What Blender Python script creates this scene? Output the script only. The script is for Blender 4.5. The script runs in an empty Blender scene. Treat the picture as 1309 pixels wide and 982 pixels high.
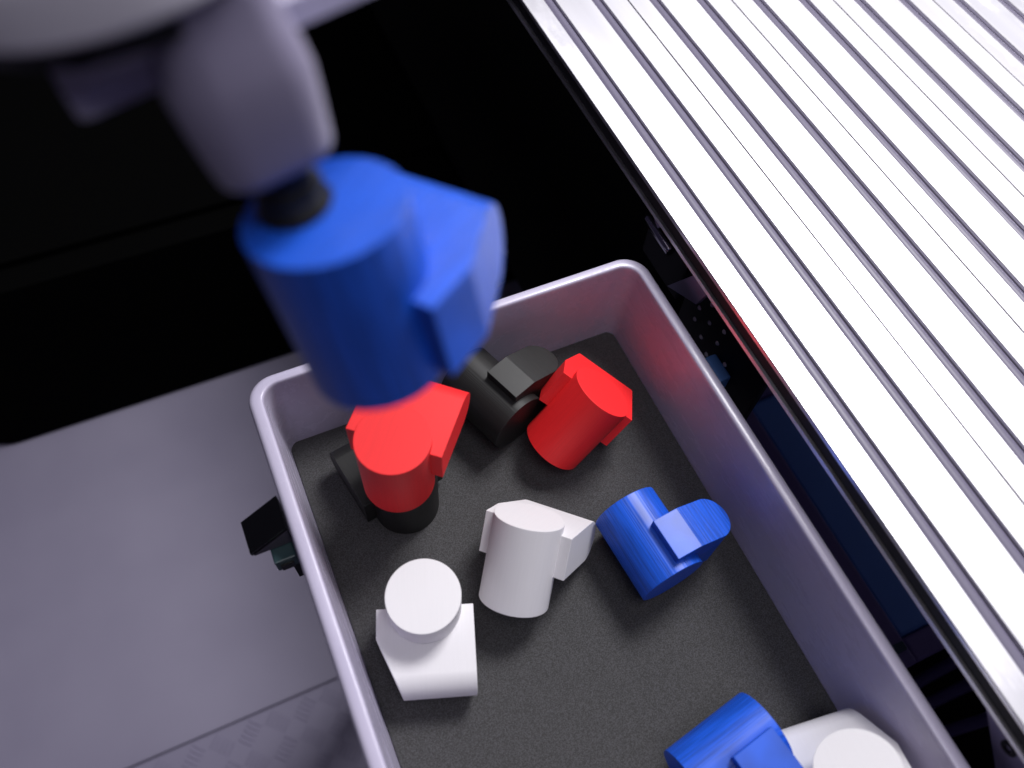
import bpy, bmesh, math, random
from mathutils import Matrix, Vector
random.seed(7)
scene = bpy.context.scene
COL = scene.collection

# ------------------------------------------------------------------ camera
CAM_R = ((0.9121987318, -0.4066733604, 0.0501024107),
         (-0.3294957787, -0.8007187042, -0.5002820090),
         (0.2435693031, 0.4398480813, -0.8644117421))
cd = bpy.data.cameras.new('camera'); cam = bpy.data.objects.new('camera', cd); COL.objects.link(cam)
m = Matrix.Identity(4)
for i in range(3):
    m[i][0] = CAM_R[0][i]; m[i][1] = -CAM_R[1][i]; m[i][2] = -CAM_R[2][i]
m[0][3], m[1][3], m[2][3] = -0.11949, -0.31301, 0.47940
cam.matrix_world = m
cd.sensor_width = 36.0; cd.lens = 1054.78 / 1309 * 36
cd.clip_start = 0.01; cd.clip_end = 50
cd.dof.use_dof = True; cd.dof.focus_distance = 0.59; cd.dof.aperture_fstop = 4.1
scene.camera = cam
scene.view_settings.view_transform = 'Standard'; scene.view_settings.look = 'None'
scene.view_settings.exposure = 0.0; scene.view_settings.gamma = 1.0

# ------------------------------------------------------------------ light
w = bpy.data.worlds.new('World'); scene.world = w; w.use_nodes = True
bg = w.node_tree.nodes['Background']; bg.inputs[0].default_value = (0.60, 0.50, 1.0, 1); bg.inputs[1].default_value = 0.03
def area(name, loc, target, sx, sy, power, col):
    l = bpy.data.lights.new(name, 'AREA'); l.shape = 'RECTANGLE'; l.size = sx; l.size_y = sy; l.energy = power; l.color = col
    o = bpy.data.objects.new(name, l); COL.objects.link(o); o.location = loc
    o.rotation_euler = (Vector(target) - Vector(loc)).to_track_quat('-Z', 'Y').to_euler()
    return o
area('key_softbox', (0.78, 0.32, 1.40), (0.0, -0.12, 0.0), 0.48, 0.48, 28.5, (1.0, 0.985, 1.0))
area('overhead_fill', (-0.02, -0.62, 1.65), (0.0, -0.12, 0.0), 0.7, 0.7, 7.0, (0.96, 0.94, 1.0))
area('side_softbox', (1.62, 0.72, 1.62), (0.25, 0.0, 0.045), 3.4, 2.3, 22.0, (0.97, 0.96, 1.0))

# ------------------------------------------------------------------ materials
def mat(name, base, rough=0.5, metal=0.0, spec=0.5, sheen=0.0, coat=0.0):
    mt = bpy.data.materials.new(name); mt.use_nodes = True
    b = mt.node_tree.nodes['Principled BSDF']
    b.inputs['Base Color'].default_value = (*base, 1); b.inputs['Roughness'].default_value = rough
    b.inputs['Metallic'].default_value = metal; b.inputs['Specular IOR Level'].default_value = spec
    if coat: b.inputs['Coat Weight'].default_value = coat
    return mt
def nodes(mt): return mt.node_tree.nodes, mt.node_tree.links, mt.node_tree.nodes['Principled BSDF']
def noise_bump(mt, scale, strength, dist, detail=4.0, coord='Object'):
    n, l, b = nodes(mt)
    tc = n.new('ShaderNodeTexCoord'); nz = n.new('ShaderNodeTexNoise'); nz.inputs['Scale'].default_value = scale; nz.inputs['Detail'].default_value = detail
    bp = n.new('ShaderNodeBump'); bp.inputs['Strength'].default_value = strength; bp.inputs['Distance'].default_value = dist
    l.new(tc.outputs[coord], nz.inputs['Vector']); l.new(nz.outputs['Fac'], bp.inputs['Height'])
    old = b.inputs['Normal'].links
    if old: l.new(old[0].from_socket, bp.inputs['Normal'])
    l.new(bp.outputs['Normal'], b.inputs['Normal'])
def vary_color(mt, scale, c0, c1, detail=3.0, lo=0.3, hi=0.7, stretch=None, rough=None):
    n, l, b = nodes(mt)
    tc = n.new('ShaderNodeTexCoord'); nz = n.new('ShaderNodeTexNoise'); nz.inputs['Scale'].default_value = scale; nz.inputs['Detail'].default_value = detail
    src = tc.outputs['Object']
    if stretch:
        mp = n.new('ShaderNodeMapping'); mp.inputs['Scale'].default_value = stretch; l.new(src, mp.inputs['Vector']); src = mp.outputs['Vector']
    l.new(src, nz.inputs['Vector'])
    r = n.new('ShaderNodeValToRGB'); r.color_ramp.elements[0].position = lo; r.color_ramp.elements[1].position = hi
    r.color_ramp.elements[0].color = (*c0, 1); r.color_ramp.elements[1].color = (*c1, 1)
    l.new(nz.outputs['Fac'], r.inputs['Fac']); l.new(r.outputs['Color'], b.inputs['Base Color'])
    if rough:
        mr = n.new('ShaderNodeMapRange'); mr.inputs['To Min'].default_value = rough[0]; mr.inputs['To Max'].default_value = rough[1]
        l.new(nz.outputs['Fac'], mr.inputs['Value']); l.new(mr.outputs['Result'], b.inputs['Roughness'])
def printed(name, base, rough, dark=0.86, depth=0.00006):
    """FDM printed plastic: layers stacked along the part's own Y, so stripes run along the barrel"""
    mt = mat(name, base, rough, spec=0.45); n, l, b = nodes(mt)
    tc = n.new('ShaderNodeTexCoord'); sep = n.new('ShaderNodeSeparateXYZ'); l.new(tc.outputs['Object'], sep.inputs[0])
    cb = n.new('ShaderNodeCombineXYZ'); l.new(sep.outputs['Y'], cb.inputs['Y'])
    wv = n.new('ShaderNodeTexWave'); wv.wave_type = 'BANDS'; wv.bands_direction = 'Y'; wv.wave_profile = 'SIN'
    wv.inputs['Scale'].default_value = 1.0 / 0.00045 * 0.314; l.new(cb.outputs[0], wv.inputs['Vector'])
    nz = n.new('ShaderNodeTexNoise'); nz.inputs['Scale'].default_value = 1500; nz.inputs['Detail'].default_value = 2
    mp = n.new('ShaderNodeMapping'); mp.inputs['Scale'].default_value = (0.02, 1.0, 0.02); l.new(tc.outputs['Object'], mp.inputs['Vector']); l.new(mp.outputs[0], nz.inputs['Vector'])
    ad = n.new('ShaderNodeMath'); ad.operation = 'MULTIPLY_ADD'; ad.inputs[1].default_value = 0.45; l.new(wv.outputs['Fac'], ad.inputs[0]); l.new(nz.outputs['Fac'], ad.inputs[2])
    bp = n.new('ShaderNodeBump'); bp.inputs['Strength'].default_value = 0.55; bp.inputs['Distance'].default_value = depth
    l.new(ad.outputs[0], bp.inputs['Height']); l.new(bp.outputs[0], b.inputs['Normal'])
    rp = n.new('ShaderNodeValToRGB'); rp.color_ramp.elements[0].position = 0.35; rp.color_ramp.elements[1].position = 0.6
    rp.color_ramp.elements[0].color = (*[c * dark for c in base], 1); rp.color_ramp.elements[1].color = (*base, 1)
    l.new(nz.outputs['Fac'], rp.inputs['Fac']); l.new(rp.outputs[0], b.inputs['Base Color'])
    return mt
M = {}
M['white'] = printed('white printed plastic', (0.74, 0.725, 0.75), 0.5, 0.98, 0.00002)
M['red'] = printed('red printed plastic', (0.90, 0.016, 0.020), 0.6, 0.95)
M['blue'] = printed('blue printed plastic', (0.010, 0.105, 0.70), 0.40, 0.62, 0.00026)
M['black'] = printed('black printed plastic', (0.012, 0.012, 0.012), 0.5, 0.65, 0.00016)
M['bin'] = mat('grey bin plastic', (0.30, 0.285, 0.37), 0.3, spec=0.5)
vary_color(M['bin'], 9, (0.49, 0.455, 0.60), (0.54, 0.505, 0.65), rough=(0.20, 0.30)); noise_bump(M['bin'], 900, 0.12, 0.0002)
def scuff(mt, stretch, scale, lo, hi, add):
    n, l, b = nodes(mt); tc = n.new('ShaderNodeTexCoord'); mp = n.new('ShaderNodeMapping'); mp.inputs['Scale'].default_value = stretch
    nz = n.new('ShaderNodeTexNoise'); nz.inputs['Scale'].default_value = scale; nz.inputs['Detail'].default_value = 8; nz.inputs['Roughness'].default_value = 0.7
    l.new(tc.outputs['Object'], mp.inputs['Vector']); l.new(mp.outputs[0], nz.inputs['Vector'])
    mr = n.new('ShaderNodeMapRange'); mr.inputs['From Min'].default_value = lo; mr.inputs['From Max'].default_value = hi; mr.inputs['To Max'].default_value = add
    ad = n.new('ShaderNodeMath'); ad.operation = 'ADD'; l.new(nz.outputs['Fac'], mr.inputs['Value']); l.new(mr.outputs[0], ad.inputs[0])
    old = b.inputs['Roughness'].links
    if old: l.new(old[0].from_socket, ad.inputs[1])
    else: ad.inputs[1].default_value = b.inputs['Roughness'].default_value
    l.new(ad.outputs[0], b.inputs['Roughness'])
scuff(M['bin'], (1, 0.25, 1), 60, 0.52, 0.66, 0.22)
M['foam'] = mat('charcoal foam', (0.05, 0.05, 0.05), 0.95, spec=0.15)
vary_color(M['foam'], 1300, (0.040, 0.040, 0.039), (0.086, 0.084, 0.090), detail=6, lo=0.36, hi=0.66); noise_bump(M['foam'], 2200, 0.5, 0.0006)
M['alu'] = mat('brushed aluminium', (0.80, 0.79, 0.83), 0.36, metal=1.0)
vary_color(M['alu'], 60, (0.77, 0.76, 0.81), (0.83, 0.82, 0.86), stretch=(1, 0.02, 1), rough=(0.32, 0.40))
scuff(M['alu'], (1, 0.35, 1), 22, 0.54, 0.70, 0.16)
M['alu_dark'] = mat('dull aluminium', (0.30, 0.28, 0.42), 0.5, metal=0.6)
M['frame'] = mat('black powder coat', (0.012, 0.012, 0.014), 0.6, spec=0.3)
M['shelf'] = mat('matt black shelf', (0.003, 0.003, 0.0035), 0.8, spec=0.1)
M['pedestal'] = mat('matt black panel', (0.0018, 0.0018, 0.0019), 0.9, spec=0.02)
M['floor'] = mat('grey floor coating', (0.22, 0.21, 0.26), 0.55, spec=0.4)
vary_color(M['floor'], 4, (0.275, 0.255, 0.36), (0.335, 0.312, 0.425), rough=(0.5, 0.62)); noise_bump(M['floor'], 300, 0.1, 0.0006)
M['tread'] = mat('grey tread plate', (0.28, 0.26, 0.37), 0.55, metal=0.1)
M['gripper'] = mat('grey gripper plastic', (0.23, 0.21, 0.31), 0.4, spec=0.5)
M['adapter'] = mat('grey adapter plate', (0.55, 0.52, 0.68), 0.45)
M['wrist'] = mat('pale grey robot paint', (0.56, 0.54, 0.62), 0.35, spec=0.5)
M['rubber'] = mat('black rubber', (0.008, 0.008, 0.009), 0.42, spec=0.4)
M['sensor'] = mat('black sensor plastic', (0.004, 0.004, 0.005), 0.25, spec=0.4)
M['sensor_side'] = mat('dark violet sensor side', (0.07, 0.06, 0.09), 0.45)
M['teal'] = mat('dark teal connector', (0.03, 0.07, 0.08), 0.35)
M['crate'] = mat('navy crate lid', (0.14, 0.33, 0.80), 0.4, spec=0.5)
M['crate_rim'] = mat('dark violet crate rim', (0.20, 0.16, 0.36), 0.5)
M['chrome'] = mat('polished steel', (0.5, 0.5, 0.55), 0.2, metal=1.0)
M['hose'] = mat('dark violet hose', (0.10, 0.08, 0.20), 0.4)
M['shade'] = mat('grey slot cover strip', (0.15, 0.135, 0.20), 0.42, spec=0.4)  # carries the groove shade as a dark strip colour
vary_color(M['shade'], 30, (0.13, 0.117, 0.175), (0.17, 0.155, 0.225), stretch=(1, 0.05, 1))
M['pale'] = mat('pale screw head', (0.85, 0.8, 0.88), 0.4)

# ------------------------------------------------------------------ helpers
def obj(name, bm, material, parent=None, smooth=None, recalc=True):
    if recalc: bmesh.ops.recalc_face_normals(bm, faces=bm.faces[:])
    me = bpy.data.meshes.new(name); bm.to_mesh(me); bm.free()
    me.materials.append(material)
    if smooth is not None:
        for p in me.polygons: p.use_smooth = True
        me.set_sharp_from_angle(angle=math.radians(smooth))
    o = bpy.data.objects.new(name, me); COL.objects.link(o)
    if parent: o.parent = parent
    return o
def tag(o, label=None, cat=None, group=None, kind=None):
    if label: o['label'] = label
    if cat: o['category'] = cat
    if group: o['group'] = group
    if kind: o['kind'] = kind
    return o
def empty(name, loc=(0, 0, 0)):
    o = bpy.data.objects.new(name, None); COL.objects.link(o); o.location = loc; o.empty_display_size = 0.02
    return o
def bevel(bm, width, seg=2, ang=30):
    es = [e for e in bm.edges if len(e.link_faces) == 2 and e.calc_face_angle(0) > math.radians(ang)]
    bmesh.ops.bevel(bm, geom=es, offset=width, segments=seg, profile=0.5, affect='EDGES', clamp_overlap=True)
def box(bm, x0, x1, y0, y1, z0, z1, mtx=None):
    g = bmesh.ops.create_cube(bm, size=1.0)['verts']
    for v in g:
        v.co = Vector((x0 + (v.co.x + .5) * (x1 - x0), y0 + (v.co.y + .5) * (y1 - y0), z0 + (v.co.z + .5) * (z1 - z0)))
        if mtx: v.co = mtx @ v.co
    return g
def extrude_poly(bm, pts, a, b, fn):
    """pts: 2D outline; fn(u, v, t) -> 3D"""
    v0 = [bm.verts.new(fn(u, v, a)) for u, v in pts]; v1 = [bm.verts.new(fn(u, v, b)) for u, v in pts]
    n = len(pts)
    bm.faces.new(v0); bm.faces.new(v1[::-1])
    for i in range(n): bm.faces.new((v0[i], v1[i], v1[(i + 1) % n], v0[(i + 1) % n]))
def lathe(bm, prof, seg=64, mtx=None):
    rings = []
    for r, z in prof:
        if r < 1e-7: rings.append([bm.verts.new((0, 0, z))])
        else: rings.append([bm.verts.new((r * math.cos(2 * math.pi * k / seg), r * math.sin(2 * math.pi * k / seg), z)) for k in range(seg)])
    for a, b in zip(rings, rings[1:]):
        for k in range(seg):
            k2 = (k + 1) % seg
            if len(a) == 1: bm.faces.new((a[0], b[k], b[k2]))
            elif len(b) == 1: bm.faces.new((a[k], a[k2], b[0]))
            else: bm.faces.new((a[k], a[k2], b[k2], b[k]))
    if mtx:
        for v in bm.verts: v.co = mtx @ v.co
def tube(bm, pts, r, seg=10):
    P = [Vector(p) for p in pts]; rings = []
    for i, p in enumerate(P):
        t = (P[min(i + 1, len(P) - 1)] - P[max(i - 1, 0)]).normalized()
        a = t.cross(Vector((0, 0, 1)));  a = a.normalized() if a.length > 1e-4 else Vector((1, 0, 0)); b = t.cross(a)
        rings.append([bm.verts.new(p + r * (a * math.cos(2 * math.pi * k / seg) + b * math.sin(2 * math.pi * k / seg))) for k in range(seg)])
    for q, s in zip(rings, rings[1:]):
        for k in range(seg): bm.faces.new((q[k], q[(k + 1) % seg], s[(k + 1) % seg], s[k]))
    bm.faces.new(rings[0]); bm.faces.new(rings[-1][::-1])
def rrect(x0, x1, y0, y1, r, n=8):
    out = []
    for cx, cy, a0 in ((x1 - r, y1 - r, 0), (x0 + r, y1 - r, 90), (x0 + r, y0 + r, 180), (x1 - r, y0 + r, 270)):
        for k in range(n + 1):
            a = math.radians(a0 + 90 * k / n); out.append((cx + r * math.cos(a), cy + r * math.sin(a)))
    return out

# ------------------------------------------------------------------ floor (setting)
FLOOR = -0.75
SEAM = -0.032
bm = bmesh.new(); box(bm, -3.0, 3.0, SEAM + 0.0008, 4.0, FLOOR - 0.02, FLOOR); bevel(bm, 0.0015, 2)
floor = tag(obj('floor', bm, M['floor']), kind='structure')
bm = bmesh.new(); box(bm, -3.0, 3.0, -3.0, SEAM - 0.0008, FLOOR - 0.02, FLOOR - 0.001); bevel(bm, 0.0015, 2)
plate = tag(obj('tread_plate_floor', bm, M['tread']), kind='structure')
bm = bmesh.new(); box(bm, -3.0, 3.0, -3.0, 4.0, FLOOR - 0.05, FLOOR - 0.021)
tag(obj('subfloor', bm, M['frame']), kind='structure')
# raised tread bars in groups of five
bm = bmesh.new()
def tread_bar(cx, cy, ang, L=0.024, wd=0.0036, h=0.0011):
    ca, sa = math.cos(ang), math.sin(ang); n = 6; top = []; base = []
    for k in range(2 * n):
        t = math.pi * 2 * k / (2 * n); u, v = math.cos(t) * L / 2, math.sin(t) * wd / 2
        base.append(bm.verts.new((cx + u * ca - v * sa, cy + u * sa + v * ca, FLOOR - 0.0012)))
        top.append(bm.verts.new((cx + .72 * u * ca - .4 * v * sa, cy + .72 * u * sa + .4 * v * ca, FLOOR - 0.001 + h)))
    for k in range(2 * n): bm.faces.new((base[k], base[(k + 1) % (2 * n)], top[(k + 1) % (2 * n)], top[k]))
    bm.faces.new(top)
P = 0.0385
for i in range(-26, 4):
    for j in range(0, 16):
        gx, gy = i * P - 0.02, SEAM - 0.022 - j * P
        a = math.radians(45 if (i + j) % 2 else -45); 
        for k in range(-2, 3):
            tread_bar(gx - math.sin(a) * k * 0.0066, gy + math.cos(a) * k * 0.0066, a)
tag(obj('tread_bars', bm, M['tread'], plate), kind='stuff')

# ------------------------------------------------------------------ black pedestal behind
ped = empty('black_pedestal', (0.3, 1.0, FLOOR))
bm = bmesh.new()
ox, oy = 0.3, 1.0
extrude_poly(bm, [(x - ox, y - oy) for x, y in rrect(-0.60, 1.45, 0.512, 1.7, 0.055)], 0.004, 0.34, lambda u, v, t: (u, v, t)); bevel(bm, 0.012, 3, 60)
obj('cabinet_body', bm, M['pedestal'], ped, 40)
bm = bmesh.new(); extrude_poly(bm, [(x - ox, y - oy) for x, y in rrect(-0.57, 1.42, 0.55, 1.67, 0.05)], 0.339, 0.352, lambda u, v, t: (u, v, t)); bevel(bm, 0.004, 2, 60)
obj('top_panel', bm, M['pedestal'], ped, 40)
for fx in (-0.5, 1.35):
    for fy in (0.62, 1.6):
        bm = bmesh.new(); box(bm, fx - ox - .03, fx - ox + .03, fy - oy - .03, fy - oy + .03, 0.0, 0.006); obj('foot', bm, M['frame'], ped)
tag(ped, 'low matt black cabinet with rounded corner standing on the floor behind the bin', 'cabinet')

# ------------------------------------------------------------------ stand carrying the bin
stand = empty('bin_stand', (0, -0.22, FLOOR))
def stand_box(name, *b):
    bm = bmesh.new(); box(bm, b[0], b[1], b[2] + .22, b[3] + .22, b[4] - FLOOR, b[5] - FLOOR); bevel(bm, 0.002, 2); return obj(name, bm, M['frame'], stand)
stand_box('top_plate', -0.118, 0.118, -0.41, -0.03, -0.1035, -0.0955)
for x in (-0.105, 0.105):
    for y in (-0.39, -0.05):
        stand_box('leg', x - .014, x + .014, y - .014, y + .014, FLOOR, -0.104)
stand_box('crossbar', -0.105, 0.105, -0.064, -0.036, -0.62, -0.592); stand_box('crossbar', -0.105, 0.105, -0.404, -0.376, -0.62, -0.592)
tag(stand, 'black metal stand hidden under the grey bin', 'stand')

# ------------------------------------------------------------------ table with aluminium T-slot profiles
TZ = 0.045; TX = 0.1613; PW = 0.0843; NP = 8; TY0, TY1 = -0.75, 1.15
table = empty('aluminium_table', (TX + NP * PW / 2, 0.2, FLOOR))
tl = lambda x, y, z: (x - table.location.x, y - table.location.y, z - table.location.z)
def profile_outline(side_slot):
    hw = 0.0043; c = 0.0005; pts = []
    if side_slot: pts += [(0, -.0195), (0, -.0160), (.0135, -.0160), (.0135, -.0034), (0, -.0034), (0, -c), (c, 0)]
    else: pts += [(.0004, -.0195), (.0004, -.0004), (.0009, 0)]
    for g in (0.0219, 0.0600):
        pts += [(g - hw - c, 0), (g - hw, -c), (g - hw, -.0042), (g - hw - .0034, -.0042), (g - hw - .0034, -.0095), (g - hw + .001, -.0120),
                (g + hw - .001, -.0120), (g + hw + .0034, -.0095), (g + hw + .0034, -.0042), (g + hw, -.0042), (g + hw, -c), (g + hw + c, 0)]
    pts += [(PW - .0006, 0), (PW - .0001, -.0004), (PW - .0001, -.0195)]
    return pts
first = None; second = None
for k in range(NP):
    if k < 2:
        bm = bmesh.new(); extrude_poly(bm, profile_outline(k == 0), TY0, TY1, lambda u, v, t: tl(TX + k * PW + u, t, TZ + v))
        second = obj('profile', bm, M['alu'], table)
    else:
        o = second.copy(); COL.objects.link(o); o.parent = table; o.location = ((k - 1) * PW, 0, 0)
shade = None  # strips added to keep the lit grooves dark; their curve shapes the gradient
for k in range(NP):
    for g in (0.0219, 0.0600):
        if shade is None:
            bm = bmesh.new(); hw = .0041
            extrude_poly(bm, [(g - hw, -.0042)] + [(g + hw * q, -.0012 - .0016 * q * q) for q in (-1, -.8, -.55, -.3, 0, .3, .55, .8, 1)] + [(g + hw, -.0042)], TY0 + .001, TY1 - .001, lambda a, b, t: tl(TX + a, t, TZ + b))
            shade = obj('slot_shade', bm, M['shade'], table, 40)
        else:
            o = shade.copy(); COL.objects.link(o); o.parent = table; o.location = (k * PW + g - .0219, 0, 0)
bm = bmesh.new(); a, b = tl(TX + .0022, TY0 + .001, TZ - .01595), tl(TX + .0130, TY1 - .001, TZ - .00345); box(bm, a[0], b[0], a[1], b[1], a[2], b[2]); obj('slot_shade', bm, M['frame'], table)  # black strip added to hold the shade of the open side slot
def table_box(name, x0, x1, y0, y1, z0, z1, mt, bv=0.0015):
    bm = bmesh.new(); box(bm, *[a - b for a, b in zip((x0, x1), (table.location.x,) * 2)], y0 - .2, y1 - .2, z0 - FLOOR, z1 - FLOOR); bevel(bm, bv, 2)
    return obj(name, bm, mt, table)
XR = TX + NP * PW
for y in (-0.62, 1.02): table_box('beam', TX + .03, XR - .03, y - .02, y + .02, TZ - .06, TZ - .0198, M['frame'])
table_box('beam', TX + .035, TX + .075, -.599, .999, TZ - .06, TZ - .0198, M['frame']); table_box('beam', XR - .075, XR - .035, -.599, .999, TZ - .06, TZ - .0198, M['frame'])
for x in (TX + .055, XR - .055):
    for y in (-0.62, 1.02): table_box('leg', x - .02, x + .02, y - .02, y + .02, FLOOR, TZ - .0605, M['frame'])
SH = -0.36
table_box('shelf', TX + .03, XR - .03, -.595, .995, SH - .02, SH, M['shelf'])
def gusset(pts, x, hole=None, th=0.004):
    bm = bmesh.new(); extrude_poly(bm, pts, x, x + th, lambda u, v, t: tl(t, u, v)); bevel(bm, 0.0006, 1)
    g = obj('gusset', bm, M['alu_dark'], table)
    if hole:
        bm = bmesh.new(); lathe(bm, [(0.0022, 0.0002), (0.0022, 0.0012), (0.0046, 0.0012), (0.0046, 0.0)], 24, Matrix.Translation(Vector(tl(x, hole[0], hole[1]))) @ Matrix.Rotation(-math.pi / 2, 4, 'Y'))
        obj('screw', bm, M['frame'], g, 40)
    return g
gusset([(-.352, .0255), (-.425, .0255), (-.400, -.010), (-.392, -.010)], .1665, (-.383, .014))
gusset([(-.024, -.022), (-.050, .0255), (-.066, .0255), (-.058, -.002)], .1668)
gusset([(.030, .0255), (.006, .0120), (-.004, .0255)], .1670)
tag(table, 'long table top of bright aluminium slotted profiles beside the bin', 'table')

# things below the table
crate = empty('storage_crate', (0.42, -0.19, SH))
cl = lambda x, y, z: (x - .42, y + .19, z - SH)
bm = bmesh.new(); a, b = cl(.300, -.312, SH), cl(.56, -.055, -.252); box(bm, a[0], b[0], a[1], b[1], a[2], b[2]); bevel(bm, .004, 2); obj('lid', bm, M['crate'], crate)
for (x0, x1, y0, y1, z1) in ((.282, .2995, -.335, -.040, -.246), (.300, .575, -.335, -.3125, -.249), (.5605, .575, -.312, -.040, -.246), (.300, .560, -.0545, -.040, -.246)):
    bm = bmesh.new(); a, b = cl(x0, y0, SH), cl(x1, y1, z1); box(bm, a[0], b[0], a[1], b[1], a[2], b[2]); bevel(bm, .003, 2); obj('rim_bar', bm, M['crate_rim'], crate)
bm = bmesh.new(); a, b = cl(.2835, -.322, -.2461), cl(.2965, -.314, -.243); box(bm, a[0], b[0], a[1], b[1], a[2], b[2]); bevel(bm, .001, 1); obj('latch', bm, M['teal'], crate)
tag(crate, 'dark blue storage crate with violet rim on the shelf under the table', 'crate')
for i, (yy, zz, bow, lab) in enumerate(((-.358, -.285, .012, 'black hose arching under the table nearest the blue crate'), (-.374, -.29, .006, 'thin black hose under the table between two others'), (-.392, -.295, -.008, 'black hose under the table farthest from the blue crate'))):
    bm = bmesh.new(); tube(bm, [(.285 + .02 * k, yy + bow * math.sin(k / 9 * math.pi) - .0008 * k * k * .2, SH + .007 + (zz - SH + .03) * math.sin(k / 12 * math.pi)) for k in range(13)], .0055)
    tag(obj('hose', bm, M['hose'], None, 60), lab, 'hose', 'hoses under the table')
# clamp block with chrome pin and screw plates hanging below the table edge
cb = empty('clamp_block', (.19, 0.0, TZ - .06))
c2 = lambda x, y, z: (x - .19, y, z - TZ + .06)
bm = bmesh.new(); a, b = c2(.1785, -.026, -.045), c2(.205, .030, .004); box(bm, a[0], b[0], a[1], b[1], a[2], b[2]); bevel(bm, .002, 2); obj('housing', bm, M['frame'], cb)
bm = bmesh.new(); lathe(bm, [(0, -.018), (.0036, -.018), (.0042, -.0172), (.0042, .0172), (.0036, .018), (0, .018)], 24, Matrix.Translation(Vector(c2(.1745, .010, -.003))) @ Matrix.Rotation(math.pi / 2, 4, 'X')); obj('pin', bm, M['chrome'], cb, 40)
bm = bmesh.new(); a, b = c2(.1848, -.024, .0045), c2(.2, .028, TZ - .0202); box(bm, a[0], b[0], a[1], b[1], a[2], b[2]); obj('mount', bm, M['frame'], cb)
tag(cb, 'black clamp block with shiny steel pin under the table edge', 'clamp')
pp = empty('screw_plate', (.19, -.06, -.03))
c3 = lambda x, y, z: (x - .19, y + .06, z + .03)
bm = bmesh.new(); a, b = c3(.1845, -.13, -.085), c3(.190, -.028, TZ - .0202); box(bm, a[0], b[0], a[1], b[1], a[2], b[2]); bevel(bm, .001, 1); obj('plate', bm, M['frame'], pp)
dots = [(-.036, -.018), (-.047, -.045), (-.057, -.013), (-.062, -.030), (-.060, -.052), (-.077, -.037), (-.078, -.020), (-.072, -.060), (-.092, -.045), (-.047, -.030)]
for (y, z) in dots:
    bm = bmesh.new(); lathe(bm, [(0, .0011), (.0014, .0010), (.0021, 0)], 12, Matrix.Translation(Vector(c3(.1845, y, z))) @ Matrix.Rotation(-math.pi / 2, 4, 'Y')); obj('screw', bm, M['pale'], pp, 60)
tag(pp, 'black plate dotted with small pale screws below the table edge', 'plate')
bt = empty('blue_terminal', (.18, -.09, -.06))
c4 = lambda x, y, z: (x - .18, y + .09, z + .06)
bm = bmesh.new(); a, b = c4(.174, -.103, -.062), c4(.1842, -.080, -.046); box(bm, a[0], b[0], a[1], b[1], a[2], b[2]); bevel(bm, .0015, 2); obj('shell', bm, M['crate'], bt)
bm = bmesh.new(); a, b = c4(.1722, -.094, -.056), c4(.1738, -.088, -.052); box(bm, a[0], b[0], a[1], b[1], a[2], b[2]); obj('button', bm, M['pale'], bt)
tag(bt, 'small blue terminal box on the screw plate beside the bin', 'terminal')

# ------------------------------------------------------------------ bin
BL = -0.452
bin_ = empty('plastic_bin', (0, -.226, -.0955))
def ring_mesh(name, rings, cap_first=False, cap_last=False):
    bm = bmesh.new(); R = []
    for (l, r, f, b, rad, z) in rings:
        R.append([bm.verts.new((x, y + .226, z + .0955)) for x, y in rrect(-l, r, f, b, rad, 10)])
    for p, q in zip(R, R[1:]):
        n = len(p)
        for k in range(n): bm.faces.new((p[k], p[(k + 1) % n], q[(k + 1) % n], q[k]))
    if cap_first: bm.faces.new(R[0][::-1])
    if cap_last: bm.faces.new(R[-1])
    return bm
def rg(ins, z, rad): return (.15 - ins, .15 - ins, BL + ins, -ins, rad, z)
def ri(ins, z, rad, bk): return (.15 - ins, .15 - ins, BL + ins, -bk, rad, z)
rings = [rg(.0120, -.0952, .010), rg(.0095, -.0950, .0115), rg(.0088, -.0935, .012), rg(.0062, -.0205, .0150), rg(.0056, -.0195, .0155), rg(.0012, -.0195, .019), rg(.0003, -.0188, .0195),
         rg(0, -.0175, .0195), rg(0, -.0042, .0195), rg(.0004, -.0024, .0192), rg(.0013, -.0010, .0185), rg(.0028, -.0002, .0175), rg(.0040, 0, .0165),
         ri(.0080, 0, .0140, .0070), ri(.0088, -.0003, .0134, .0077), ri(.0093, -.0010, .0130, .0082), ri(.0096, -.0024, .0127, .0085), ri(.00975, -.0045, .0126, .0086), ri(.0136, -.0825, .0087, .01025), ri(.0138, -.0855, .0085, .0104), ri(.0143, -.0880, .0080, .0110), ri(.0165, -.0900, .0065, .0130)]
obj('shell', ring_mesh('shell', rings, True, True), M['bin'], bin_, 50)
tag(bin_, 'grey plastic bin with rounded rim holding the coloured parts', 'bin')
MZ = -0.0836
bm = bmesh.new(); extrude_poly(bm, rrect(-.1358, .1358, BL + .0145, -.0108, .0028, 4), -.0900 + .0003, MZ, lambda u, v, t: (u, v, t)); bevel(bm, .0006, 1, 60)
tag(obj('foam_mat', bm, M['foam'], None), 'charcoal foam mat lining the floor of the grey bin', 'mat')

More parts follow.
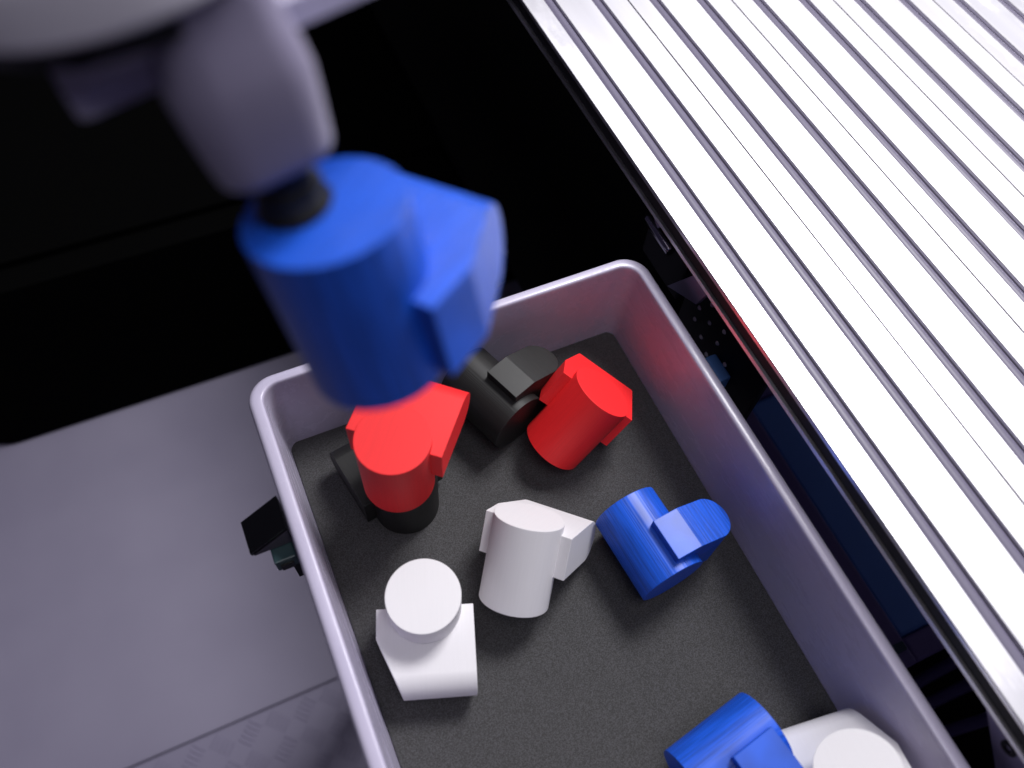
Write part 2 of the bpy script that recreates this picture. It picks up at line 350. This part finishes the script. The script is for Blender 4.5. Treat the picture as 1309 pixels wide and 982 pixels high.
# sensor on the left side of the bin
sn = empty('wedge_sensor', (-.16, -.09, -.04))
s2 = lambda x, y, z: (x + .16, y + .09, z + .04)
bm = bmesh.new(); extrude_poly(bm, [(-.1770, -.0250), (-.1775, -.0215), (-.1512, -.0020), (-.1508, -.0055), (-.1508, -.0250)], -.1075, -.0850, lambda u, v, t: s2(u, t, v)); bevel(bm, .0007, 2); hs = obj('housing', bm, M['sensor'], sn)
bm = bmesh.new(); extrude_poly(bm, [(-.1755, -.0242), (-.1515, -.0062), (-.1515, -.0242)], -.1085, -.1077, lambda u, v, t: s2(u, t, v)); obj('side_cover', bm, M['sensor_side'], hs)
bm = bmesh.new(); a, b = s2(-.1660, -.1180, -.0400), s2(-.1520, -.1020, -.0252); box(bm, a[0], b[0], a[1], b[1], a[2], b[2]); bevel(bm, .001, 2); cn = obj('connector', bm, M['teal'], sn)
bm = bmesh.new(); a, b = s2(-.1630, -.1195, -.0375), s2(-.1550, -.1181, -.0300); box(bm, a[0], b[0], a[1], b[1], a[2], b[2]); obj('port', bm, M['sensor'], cn)
bm = bmesh.new(); a, b = s2(-.1600, -.1000, -.1090), s2(-.1530, -.0860, -.0252); box(bm, a[0], b[0], a[1], b[1], a[2], b[2]); obj('bracket', bm, M['frame'], sn)
bm = bmesh.new(); a, b = s2(-.1600, -.1000, -.1130), s2(-.1100, -.0860, -.1092); box(bm, a[0], b[0], a[1], b[1], a[2], b[2]); obj('arm', bm, M['frame'], sn)
tag(sn, 'black wedge shaped sensor with teal connector clipped outside the left bin wall', 'sensor')

# ------------------------------------------------------------------ printed parts
D, H, ZB1, ZB2, YE, XS, XM, SAG, YC = 0.04676, 0.05948, 0.02476, 0.05396, 0.0308, 0.01859, 0.05349, 0.0125, 0.01483
def barrel_mesh():
    bm = bmesh.new(); r = D / 2; c = .00035
    lathe(bm, [(0, 0), (r * .5, 0), (r - c, 0), (r - c * .3, c * .3), (r, c), (r, H - c), (r - c * .3, H - c * .3), (r - c, H), (r * .5, H), (0, H)], 112)
    return bm
def block_mesh():
    """side block: pentagon in XY (one long chamfer), barrel-shaped end in XZ"""
    bm = bmesh.new(); hb = ZB2 - ZB1; zm = (ZB1 + ZB2) / 2; n = 28
    prof = [(0.0, ZB1)]
    R = (hb * hb / 4 + SAG * SAG) / (2 * SAG); a = math.asin(min(1, hb / 2 / R))
    for k in range(n + 1):
        t = -a + 2 * a * k / n; prof.append((XM - R + R * math.cos(t), zm + R * math.sin(t)))
    prof.append((0.0, ZB2))
    extrude_poly(bm, prof, -YE, YE, lambda u, v, t: (u, t, v))
    # cut the chamfer: plane through (XS, YE) and (XM, YC)
    dx, dy = XM - XS, YC - YE
    g = bm.verts[:] + bm.edges[:] + bm.faces[:]
    r = bmesh.ops.bisect_plane(bm, geom=g, plane_co=(XS, YE, 0), plane_no=(-dy, dx, 0), clear_outer=True)
    ed = [e for e in r['geom_cut'] if isinstance(e, bmesh.types.BMEdge)]
    bmesh.ops.edgeloop_fill(bm, edges=ed)
    bmesh.ops.recalc_face_normals(bm, faces=bm.faces[:]); bevel(bm, .00035, 2, 20)
    return bm
barrel0 = obj('barrel', barrel_mesh(), M['white'], None, 18).data
block0 = obj('side_block', block_mesh(), M['white'], None, 12).data
for o in [o for o in COL.objects if o.data in (barrel0, block0)]: bpy.data.objects.remove(o)
meshes = {}
for c in ('white', 'red', 'blue', 'black'):
    a, b = barrel0.copy(), block0.copy()
    for me, nm in ((a, 'barrel'), (b, 'side_block')): me.materials.clear(); me.materials.append(M[c]); me.name = nm
    meshes[c] = (a, b)
PARTS = [
 ('white', ((-0.3338, -0.9426, 0.0), (-0.9426, 0.3338, 0.0), (0, 0, -1)), (-0.0888, -0.1726, -0.0241), 'white plastic part standing upright, round end up, near the left bin wall'),
 ('white', ((0.6352, -0.6443, 0.4258), (0.3255, 0.7234, 0.6089), (-0.7004, -0.2482, 0.6693)), (-0.0326, -0.1877, -0.064), 'white plastic part tilted over in the middle of the bin'),
 ('red', ((0.4915, -0.6028, 0.6286), (0.7228, 0.685, 0.0917), (-0.4859, 0.4092, 0.7723)), (0.0414, -0.0933, -0.0681), 'red plastic part tilted on the foam beside the fallen black part'),
 ('blue', ((0.996, 0.0, 0.0894), (0.0894, 0.0, -0.996), (0, 1, 0)), (0.0625, -0.1614, -0.0528), 'blue plastic part lying on its side next to the tilted white part'),
 ('black', ((0.9368, 0.0, 0.3498), (0.3498, 0.0, -0.9368), (0, 1, 0)), (0.001, -0.0186, -0.0528), 'black plastic part lying on its side at the back bin wall'),
 ('blue', ((0.8447, 0.5241, 0.108), (0.5344, -0.8156, -0.2218), (-0.0282, 0.2451, -0.9691)), (-0.0961, -0.1569, 0.3083), 'large blue plastic part hanging from the suction gripper above the bin'),
 ('red', ((0.6592, -0.752, 0.0), (0.752, 0.6592, 0.0), (0, 0, 1)), (-0.0756, -0.0946, -0.0239), 'red plastic part balanced on top of an upright black part'),
 ('blue', ((0.1687, 0.062, 0.9837), (-0.9856, 0.0001, 0.169), (0.0103, -0.9981, 0.0611)), (0.016, -0.3317, -0.0544), 'blue plastic part at the front of the bin, cut off by the picture edge'),
 ('white', ((0.2584, 0.9462, 0.1948), (0.8623, -0.135, -0.4881), (-0.4355, 0.2941, -0.8508)), (0.0946, -0.3601, -0.0091), 'pale part leaning at the front right bin wall, cut off by the picture edge'),
 ('black', ((-0.1741, 0.9847, 0.0), (0.9847, 0.1741, 0.0), (0, 0, -1)), (-0.072, -0.0885, -0.0241), 'black plastic part standing upright underneath a red part'),
]
for c, R, t, lab in PARTS:
    e = empty('printed_part'); mm = Matrix([list(R[i]) + [t[i]] for i in range(3)] + [[0, 0, 0, 1]])
    loc, rot, _ = mm.decompose(); e.rotation_mode = 'QUATERNION'; e.location = loc; e.rotation_quaternion = rot
    for me, nm in zip(meshes[c], ('barrel', 'side_block')):
        o = bpy.data.objects.new(nm, me); COL.objects.link(o); o.parent = e
    tag(e, lab, 'part', 'printed plastic parts')

# ------------------------------------------------------------------ suction gripper on the robot wrist
GR = empty('suction_gripper')
er, eb, en = (0.9060032, -0.3793284, 0.1877982), (0.4092571, 0.8982852, -0.1599762), (-0.1080129, 0.2217967, 0.9690921)
gm = Matrix([[er[i], eb[i], en[i], (-0.10252, -0.15135, 0.30635)[i]] for i in range(3)] + [[0, 0, 0, 1]])
loc, rot, _ = gm.decompose(); GR.rotation_mode = 'QUATERNION'; GR.location = loc; GR.rotation_quaternion = rot
bm = bmesh.new(); lathe(bm, [(0, .0004), (.0106, .0004), (.0109, .0010), (.0098, .0034), (.0090, .0046), (.0096, .0066), (.0086, .0088), (.0082, .0098), (.0082, .0165), (0, .0165)], 48); obj('suction_cup', bm, M['rubber'], GR, 40)
u, v = Vector((.83, .56, 0)).normalized(), Vector((-.56, .83, 0)).normalized()
bm = bmesh.new(); R_ = []
for k, (sc, z) in enumerate(((.80, .0158), (.90, .0161), (.955, .0170), (.985, .0186), (1.0, .0210), (1.05, .0300), (1.08, .0380), (1.04, .0440), (.96, .0500), (.90, .0560), (.88, .0620), (.88, .0900))):
    R_.append([bm.verts.new((u * a + v * b).to_3d() + Vector((-.0012, .001, z))) for a, b in rrect(-.0160 * sc, .0160 * sc, -.0142 * sc, .0142 * sc, .0095 * sc, 8)])
for p, q in zip(R_, R_[1:]):
    for k in range(len(p)): bm.faces.new((p[k], p[(k + 1) % len(p)], q[(k + 1) % len(p)], q[k]))
bm.faces.new(R_[0][::-1]); bm.faces.new(R_[-1]); obj('nozzle_body', bm, M['gripper'], GR, 40)
# flange with two screw holes
bm = bmesh.new(); p0 = Vector((-.0375, -.0095, 0))
pl = [p0 + u * a + v * b for a, b in rrect(0, .102, 0, .032, .0035, 4)]
extrude_poly(bm, [(p.x, p.y) for p in pl], .0375, .0445, lambda a, b, t: (a, b, t)); bevel(bm, .0012, 2, 60); fl = obj('flange', bm, M['adapter'], GR, 40)
for a in (.0090, .0930):
    c = p0 + u * a + v * .0140
    bm = bmesh.new(); lathe(bm, [(0, .0447), (.0034, .0447), (.0044, .0450), (.0047, .0445)], 24, Matrix.Translation(c)); obj('screw', bm, M['rubber'], fl, 40)
wm = Matrix.Translation((-.0235, .0145, .0035))
bm = bmesh.new(); lathe(bm, [(0, .0585), (.036, .0585), (.0395, .0590), (.0412, .0605), (.0412, .0700), (.0405, .0725), (.0385, .0745), (.0360, .0752), (.0340, .0752), (.0335, .0800), (.0335, .150), (0, .150)], 96, wm); wr = obj('wrist', bm, M['wrist'], GR, 40)
bm = bmesh.new(); lathe(bm, [(.0300, .0530), (.0360, .0530), (.0360, .0584), (.0300, .0584)], 64, wm); obj('seal_ring', bm, M['rubber'], wr, 40)
bm = bmesh.new(); tube(bm, [(-.0225, .0125, .14), (-.03, .03, .20), (-.06, .14, .30), (-.10, .34, .42), (-.14, .62, .54)], .036, 40); obj('forearm', bm, M['wrist'], GR, 50)
tag(GR, 'grey robot wrist with suction gripper holding a blue part above the bin', 'gripper')
